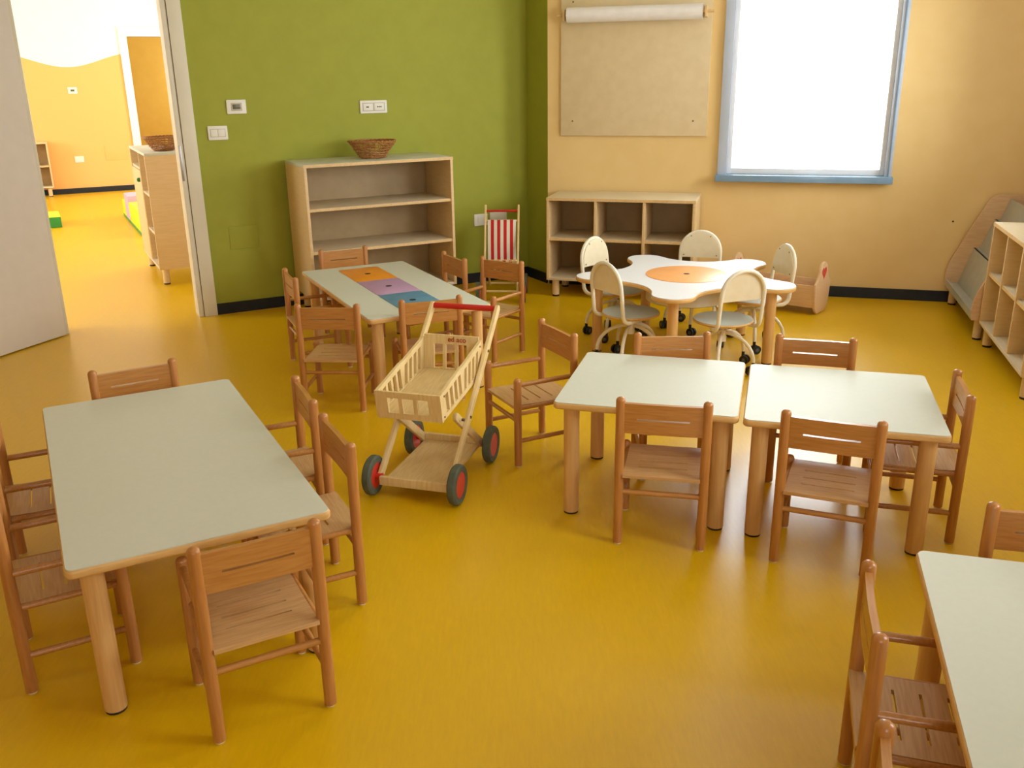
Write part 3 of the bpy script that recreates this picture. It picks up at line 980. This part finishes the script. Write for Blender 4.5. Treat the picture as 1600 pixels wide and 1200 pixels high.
# basket
TB = lambda y: 0.536 - (y + 0.25) * 0.178           # upper rim height
BB = lambda y: 0.385 - (y + 0.22) * 0.100           # lower rim height
def side_fn(x):
    def f(y, v, q):                                  # v in 0..1 from lower to upper rim
        yy = y + (0.02 if y > 0 else -0.015) * v
        return Vector((x + q, yy, BB(y) + (TB(y) - BB(y)) * v))
    return f
for sx in (-1, 1):
    holes = [(-0.19 + 0.048 * k, -0.19 + 0.048 * k + 0.030, 0.15, 0.83) for k in range(8)]
    bm = NB(); plate(bm, -0.235, 0.215, 0, 1, -0.006, 0.006, holes, fn=side_fn(sx * 0.129)); finish('basket_side', bm, M['cart'], ct)
bm = NB(); plate(bm, -0.135, 0.135, 0, 1, -0.006, 0.006, [(-0.083, -0.038, 0.22, 0.78), (-0.022, 0.023, 0.22, 0.78), (0.039, 0.084, 0.22, 0.78)],
                 fn=lambda x, v, q: Vector((x, 0.221 + 0.02 * v + q, BB(0.215) - 0.004 + (TB(0.215) - BB(0.215) + 0.004) * v)))
finish('basket_front', bm, M['cart'], ct)
bm = NB(); plate(bm, -0.122, 0.122, 0, 1, -0.006, 0.006, [(-0.070, -0.030, 0.10, 0.76), (-0.016, 0.024, 0.10, 0.76), (0.038, 0.078, 0.10, 0.76)],
                 fn=lambda x, v, q: Vector((x, -0.236 - 0.015 * v + q, BB(-0.235) + (TB(-0.235) + 0.012 - BB(-0.235)) * v)))
bkp = finish('basket_back', bm, M['cart'], ct)
bm = NB(); plate(bm, -0.122, 0.122, -0.23, 0.215, 0, 0.008, fn=lambda x, y, q: Vector((x, y, BB(y) + 0.004 + q))); finish('basket_floor', bm, M['cart'], ct)
for sx in (-1, 1):
    for y in (0.205, -0.225):
        for v in (0.12, 0.86):
            z = BB(y) + (TB(y) - BB(y)) * v
            bm = NB(); rod(bm, (sx * 0.134, y, z), (sx * 0.1375, y, z), 0.0042, 8); finish('screw', bm, M['screw'], ct)
# small printed mark on the back board, facing forward
cu = bpy.data.curves.new('print', 'FONT'); cu.body = 'ed aco'; cu.size = 0.031; cu.align_x = 'CENTER'; cu.extrude = 0.0004; cu.offset = 0.0005
to = bpy.data.objects.new('print', cu); COL.objects.link(to)
bpy.context.view_layer.update()
me = bpy.data.meshes.new_from_object(to.evaluated_get(bpy.context.evaluated_depsgraph_get()))
bpy.data.objects.remove(to)
me.materials.append(M['logo'])
lg = bpy.data.objects.new('printed_logo', me); COL.objects.link(lg); lg.parent = bkp
lg.location = (-0.028, -0.2386, 0.5195); lg.rotation_euler = (math.radians(84.5), 0, math.radians(180))

# ------------------------------------------------------------------ toy stroller
so = thing('doll_stroller', 'toy doll stroller with red and white striped canvas in the green corner', 'toy stroller', (-0.06, 6.70, 0), math.radians(-4))
XS = 0.122
for sx in (-1, 1):
    bm = NB(); ol = rrect(-0.01, 0.66, -0.013, 0.013, 0.011, 4)
    p0, p1 = Vector((sx * XS, -0.16, 0.07)), Vector((sx * XS, 0.10, 0.66))
    d = (p1 - p0).normalized(); n = Vector((0, -d.z, d.y))
    prism(bm, ol, -0.007, 0.007, 0.002, fn=lambda c: p0 + d * c.x + n * c.y + Vector((c.z, 0, 0))); finish('handle_post', bm, M['cart'], so)
    p0b, p1b = Vector((sx * (XS - 0.016), 0.15, 0.07)), Vector((sx * (XS - 0.016), -0.12, 0.30))
    d2 = (p1b - p0b); L2 = d2.length; d2.normalize(); n2 = Vector((0, -d2.z, d2.y))
    bm = NB(); prism(bm, rrect(-0.01, L2 + 0.01, -0.012, 0.012, 0.01, 4), -0.006, 0.006, 0.002, fn=lambda c: p0b + d2 * c.x + n2 * c.y + Vector((c.z, 0, 0))); finish('cross_leg', bm, M['cart'], so)
    for y in (-0.16, 0.15):
        cw = Vector((sx * 0.165, y, 0.075))
        bm = NB(); rod(bm, cw - Vector((0.014, 0, 0)), cw + Vector((0.014, 0, 0)), 0.075, 30); ty = finish('wheel', bm, M['tyre'], so)
        bm = NB(); rod(bm, cw - Vector((0.0155, 0, 0)), cw + Vector((0.0155, 0, 0)), 0.048, 24); finish('hub', bm, M['hub_red'], ty)
for y, z, m in ((0.088, 0.632, 'red'), (0.058, 0.563, 'cart'), (-0.16, 0.082, 'cart'), (0.15, 0.075, 'cart'), (-0.12, 0.30, 'cart')):
    bm = NB(); rod(bm, (-XS - (0.03 if z < 0.1 else 0), y, z), (XS + (0.03 if z < 0.1 else 0), y, z), 0.0085, 12)
    finish('handle' if m == 'red' else 'crossbar', bm, M[m], so)
bm = NB()
path = [(0.050, 0.572), (0.045, 0.555), (0.03, 0.50), (0.012, 0.43), (0.0, 0.36), (-0.005, 0.29), (-0.02, 0.235), (-0.05, 0.215), (-0.085, 0.23), (-0.115, 0.285), (-0.125, 0.305)]
xsn = [-0.105 + 0.21 * i / 9 for i in range(10)]
Vv = [[[bm.verts.new((x, y - 0.008 * math.cos(x / 0.105 * PI / 2) + q, z)) for x in xsn] for y, z in path] for q in (-0.0015, 0.0015)]
for q in (0, 1):
    for a, b in zip(Vv[q], Vv[q][1:]):
        for i in range(len(xsn) - 1):
            bm.faces.new((a[i], a[i + 1], b[i + 1], b[i]))
for i in range(len(path) - 1):
    for e in (0, -1):
        bm.faces.new((Vv[0][i][e], Vv[0][i + 1][e], Vv[1][i + 1][e], Vv[1][i][e]))
for e in (0, -1):
    for i in range(len(xsn) - 1):
        bm.faces.new((Vv[0][e][i], Vv[0][e][i + 1], Vv[1][e][i + 1], Vv[1][e][i]))
finish('canvas_seat', bm, M['stripes'], so)

# ------------------------------------------------------------------ doll cradle
cr = thing('doll_cradle', 'pale wooden doll cradle with red hearts on its end boards', 'doll cradle', (1.885, 6.300, 0), math.radians(-38))
def board_outline():
    ol = [(-0.10, 0.022), (-0.07, 0.004), (0.07, 0.004), (0.10, 0.022), (0.125, 0.05), (0.142, 0.19), (0.135, 0.215), (0.10, 0.235)]
    for k in range(0, 13):
        a = PI * k / 12
        ol.append((0.075 * math.cos(a), 0.278 + 0.075 * math.sin(a)))
    ol += [(-0.10, 0.235), (-0.135, 0.215), (-0.142, 0.19), (-0.125, 0.05)]
    return ol
for x in (-0.32, 0.30):
    bm = NB(); prism(bm, board_outline(), x, x + 0.018, 0.004, fn=lambda c: Vector((c.z, c.x, c.y))); eb = finish('end_board', bm, M['cradle'], cr)
    ho = []
    for k in range(28):
        t = 2 * PI * k / 28
        ho.append((16 * math.sin(t) ** 3 * 0.0026, (13 * math.cos(t) - 5 * math.cos(2 * t) - 2 * math.cos(3 * t) - math.cos(4 * t)) * 0.0029 + 0.280))
    ho = ho[::-1]
    bm = NB(); prism(bm, ho, x - 0.0012, x + 0.0192, 0.0, fn=lambda c: Vector((c.z, c.x, c.y))); finish('heart', bm, M['heart'], eb)
for sy in (-1, 1):
    bm = NB(); box(bm, -0.302, 0.302, -0.006, 0.006, 0.05, 0.205, 0.002, fn=lambda c: Vector((c.x, sy * (0.108 + (c.z - 0.05) * 0.09) + c.y, c.z))); finish('side_board', bm, M['cradle'], cr)
bm = NB(); box(bm, -0.302, 0.302, -0.105, 0.105, 0.05, 0.06, 0.002); finish('bottom_board', bm, M['cradle'], cr)

# ------------------------------------------------------------------ wicker baskets
def basket(label, loc, rz):
    t = thing('wicker_basket', label, 'basket', loc, rz)
    z0, z1 = 0.006, 0.115
    rx = lambda v: 0.085 + 0.078 * v
    bm = NB()
    n = 96
    for k in range(7):
        v0 = (k + 0.5) / 7
        pts = []
        for j in range(n):
            a = 2 * PI * j / n
            wob = math.sin(12 * a + PI * k) * 0.0045
            r = rx(v0) + wob
            pts.append((r * math.cos(a), 0.82 * r * math.sin(a), z0 + (z1 - z0) * v0 + 0.004 * math.sin(3 * a + k)))
        tube(bm, pts, 0.0050, 5, closed=True)
    finish('weave', bm, M['wicker'], t)
    bm = NB()
    for j in range(24):
        a = 2 * PI * j / 24
        tube(bm, [(rx(v) * math.cos(a), 0.82 * rx(v) * math.sin(a), z0 + (z1 - z0) * v) for v in (0, 0.33, 0.66, 1)], 0.0035, 5)
    finish('stakes', bm, M['wicker_b'], t)
    bm = NB()
    for ph in (0, PI):
        tube(bm, [((rx(1.0) + 0.004 * math.cos(16 * a + ph)) * math.cos(a), 0.82 * (rx(1.0) + 0.004 * math.cos(16 * a + ph)) * math.sin(a), z1 + 0.004 * math.sin(16 * a + ph)) for a in [2 * PI * j / 120 for j in range(120)]], 0.0052, 6, closed=True)
    finish('rim', bm, M['wicker'], t)
    bm = NB(); prism(bm, [(p[0], p[1] * 0.82) for p in circle(0, 0, 0.085, 32)], 0.002, 0.012, 0.003); finish('base', bm, M['wicker'], t)
    return t
p = GP(1.13, -0.28)
basket('brown wicker basket on top of the tall bookshelf', (p.x, p.y, 1.0435), math.radians(ANG_G - 8))
p = GP(-0.03, 1.42)
b2 = basket('brown wicker basket on the cabinet beyond the doorway', (p.x, p.y, 1.0455), math.radians(ANG_G + 20))
b2.scale = (0.92, 0.92, 0.92)

# ------------------------------------------------------------------ wall things
def wplate(name, label, cat, P, u, nrm, s, z, w_, h_, par_group=None):
    ang = math.atan2(u[1], u[0])
    q = Vector(P) + Vector(u) * s
    t = thing(name, label, cat, (q.x, q.y, z), ang, par_group)
    bm = NB(); prism(bm, rrect(-w_ / 2, w_ / 2, -h_ / 2, h_ / 2, 0.006, 4), 0.0005, 0.011, 0.003, fn=lambda c: Vector((c.x, -c.z, c.y)))
    finish('cover_plate', bm, M['plastic'], t)
    return t
def sub(t, nm, x0, x1, z0, z1, y0, y1, m, bev=0.001, par=None):
    bm = NB(); box(bm, x0, x1, -y1, -y0, z0, z1, bev); return finish(nm, bm, M[m], par or t)
t = wplate('light_switch', 'white light switch beside the doorway', 'switch', G0, UG, NG, 0.143, 1.24, 0.13, 0.092)
sub(t, 'gap_shade', -0.05, 0.05, -0.026, 0.026, 0.0105, 0.0118, 'plastic_dark')  # darker inset paints the shade in the gaps around the rockers
for x in (-0.024, 0.024):
    sub(t, 'rocker', x - 0.022, x + 0.022, -0.023, 0.023, 0.010, 0.0135, 'plastic')
t = wplate('thermostat', 'white thermostat with grey display on the green wall', 'thermostat', G0, UG, NG, 0.284, 1.405, 0.13, 0.092)
sub(t, 'bezel', -0.036, 0.036, -0.026, 0.026, 0.010, 0.013, 'plastic_dark')
sub(t, 'display', -0.026, 0.026, -0.014, 0.016, 0.012, 0.0142, 'lcd')
t = wplate('power_socket', 'white double wall socket above the wicker basket', 'socket', G0, UG, NG, 1.254, 1.378, 0.205, 0.09)
sub(t, 'gap_shade', -0.084, 0.084, -0.029, 0.029, 0.0105, 0.0118, 'plastic_dark')  # shade of the gaps around the outlets, coloured into an inset
for x in (-0.042, 0.042):
    sk = sub(t, 'outlet', x - 0.036, x + 0.036, -0.024, 0.024, 0.010, 0.0135, 'plastic')
    for dx in ((-0.010, 0.0) if x < 0 else (-0.012, 0.0, 0.012)):
        bm = NB(); rod(bm, (x + dx, -0.0134, 0.0), (x + dx, -0.0142, 0.0), 0.0050, 8); finish('pin_hole', bm, M['dark'], sk)
t = wplate('power_socket', 'white wall socket left of the toy stroller', 'socket', G0, UG, NG, 2.09, 0.497, 0.12, 0.092)
sub(t, 'outlet', -0.03, 0.03, -0.024, 0.024, 0.010, 0.0135, 'plastic')
t = wplate('power_socket', 'white wall socket directly behind the toy stroller', 'socket', G0, UG, NG, 2.245, 0.50, 0.15, 0.095)
for x in (-0.03, 0.03):
    sub(t, 'outlet', x - 0.024, x + 0.024, -0.024, 0.024, 0.010, 0.0135, 'plastic')
q = G0 + UG * 0.24
t = thing('inspection_cover', 'green painted square cover low on the green wall', 'wall cover', (q.x, q.y, 0.53), math.radians(ANG_G))
bm = NB(); prism(bm, rrect(-0.098, 0.098, -0.08, 0.08, 0.003, 2), 0.0005, 0.005, 0.0015, fn=lambda c: Vector((c.x, -c.z, c.y))); finish('cover_plate', bm, M['green'], t)
t = wplate('thermostat', 'white thermostat on the far yellow wall', 'thermostat', F0, UG, NG, -0.015, 1.45, 0.125, 0.09)
sub(t, 'display', -0.026, 0.026, -0.014, 0.014, 0.010, 0.0125, 'lcd')
t = wplate('power_socket', 'white wall socket low on the far yellow wall', 'socket', F0, UG, NG, -0.07, 0.487, 0.125, 0.09)
sub(t, 'outlet', -0.04, 0.04, -0.022, 0.022, 0.010, 0.0135, 'plastic')
q = F0 + UG * 0.44
t = thing('inspection_cover', 'yellow painted square cover on the far wall', 'wall cover', (q.x, q.y, 0.56), math.radians(ANG_G))
bm = NB(); prism(bm, rrect(-0.15, 0.15, -0.11, 0.11, 0.003, 2), 0.0005, 0.005, 0.0015, fn=lambda c: Vector((c.x, -c.z, c.y))); finish('cover_plate', bm, mat('yellow_cover', (244, 186, 108), 0.6, 0.25), t)
q = OC + UO * 2.903
t = thing('wall_plug', 'tiny dark screw hole plug on the apricot wall', 'wall plug', (q.x, q.y, 0.571), math.radians(ANG_O))
bm = NB(); rod(bm, (0, -0.0005, 0), (0, -0.004, 0), 0.0065, 10); finish('plug', bm, M['dark'], t)

# drawing board with a paper roll
q = OC + UO * 0.645
bd = thing('drawing_board', 'large cream drawing board hung on the apricot wall', 'board', (q.x, q.y, 1.142), math.radians(ANG_O))
bm = NB(); box(bm, -0.54, 0.54, -0.020, -0.001, 0.0, 1.03, 0.003); pb = finish('board_panel', bm, M['board'], bd)
for x in (-0.45, 0.44):
    for z in (0.105, 0.93):
        bm = NB(); rod(bm, (x, -0.0195, z), (x, -0.0225, z), 0.006, 10); finish('screw', bm, M['screw'], pb)
for sx in (-1, 1):
    bm = NB(); box(bm, sx * 0.50 - 0.008, sx * 0.50 + 0.008, -0.115, -0.0195, 0.80, 0.875, 0.003); finish('bracket', bm, M['ply_edge'], bd)
bm = NB(); rod(bm, (-0.555, -0.085, 0.838), (0.555, -0.085, 0.838), 0.011, 12); finish('rod', bm, M['ply_edge'], bd)
q2 = OC + UO * 0.645 + NO * 0.085
pr = thing('paper_roll', 'roll of white paper hanging across the top of the drawing board', 'paper roll', (q2.x, q2.y, 1.142 + 0.838), math.radians(ANG_O))
bm = NB(); n = 36
rs = []
for r, x in ((0.0125, -0.478), (0.052, -0.478), (0.052, 0.478), (0.0125, 0.478)):
    rs.append([Vector((x, r * math.cos(2 * PI * k / n), r * math.sin(2 * PI * k / n))) for k in range(n)])
rings(bm, rs + [rs[0]], False, False); bmesh.ops.remove_doubles(bm, verts=bm.verts, dist=1e-6)
finish('roll', bm, M['paper'], pr)

# ------------------------------------------------------------------ soft blocks in the next room
def block(label, s0, s1, b0, b1, h_, side_m, top_m=None):
    c = GP((s0 + s1) / 2, (b0 + b1) / 2)
    t = thing('soft_block', label, 'soft block', (c.x, c.y, 0), math.radians(ANG_G))
    hx, hy = (s1 - s0) / 2, (b1 - b0) / 2
    bm = NB(); box(bm, -hx, hx, -hy, hy, 0.0, h_ - (0.004 if top_m else 0), 0.012 if not top_m else 0.006); finish('foam_body', bm, M[side_m], t)
    if top_m:
        bm = NB(); box(bm, -hx, hx, -hy, hy, h_ - 0.012, h_, 0.005); finish('top_cover', bm, M[top_m], t)
    return t
block('green foam block with a yellow top near the open door leaf', -1.26, -0.76, 5.10, 5.62, 0.125, 'foam_green', 'foam_yellow')
def step(label, b0, b1, h_, m):
    c = GP(-0.04 + 0.3, (b0 + b1) / 2)
    t = thing('soft_block', label, 'soft block', (c.x, c.y, 0), math.radians(ANG_G))
    hy = (b1 - b0) / 2
    bm = NB(); box(bm, -0.3, 0.3, -hy, hy, 0.02, h_, 0.012); finish('foam_body', bm, M[m], t)
    bm = NB(); box(bm, -0.302, 0.302, -hy, hy, 0.0, 0.035, 0.003); finish('base_strip', bm, M['foam_green'], t)
step('lime yellow foam step nearest behind the cabinet', 3.90, 4.93, 0.25, 'foam_yellow')
step('lilac foam step, the tallest behind the cabinet', 4.935, 5.36, 0.315, 'foam_pink')
step('lime yellow foam step farthest behind the cabinet', 5.365, 5.72, 0.20, 'foam_yellow')
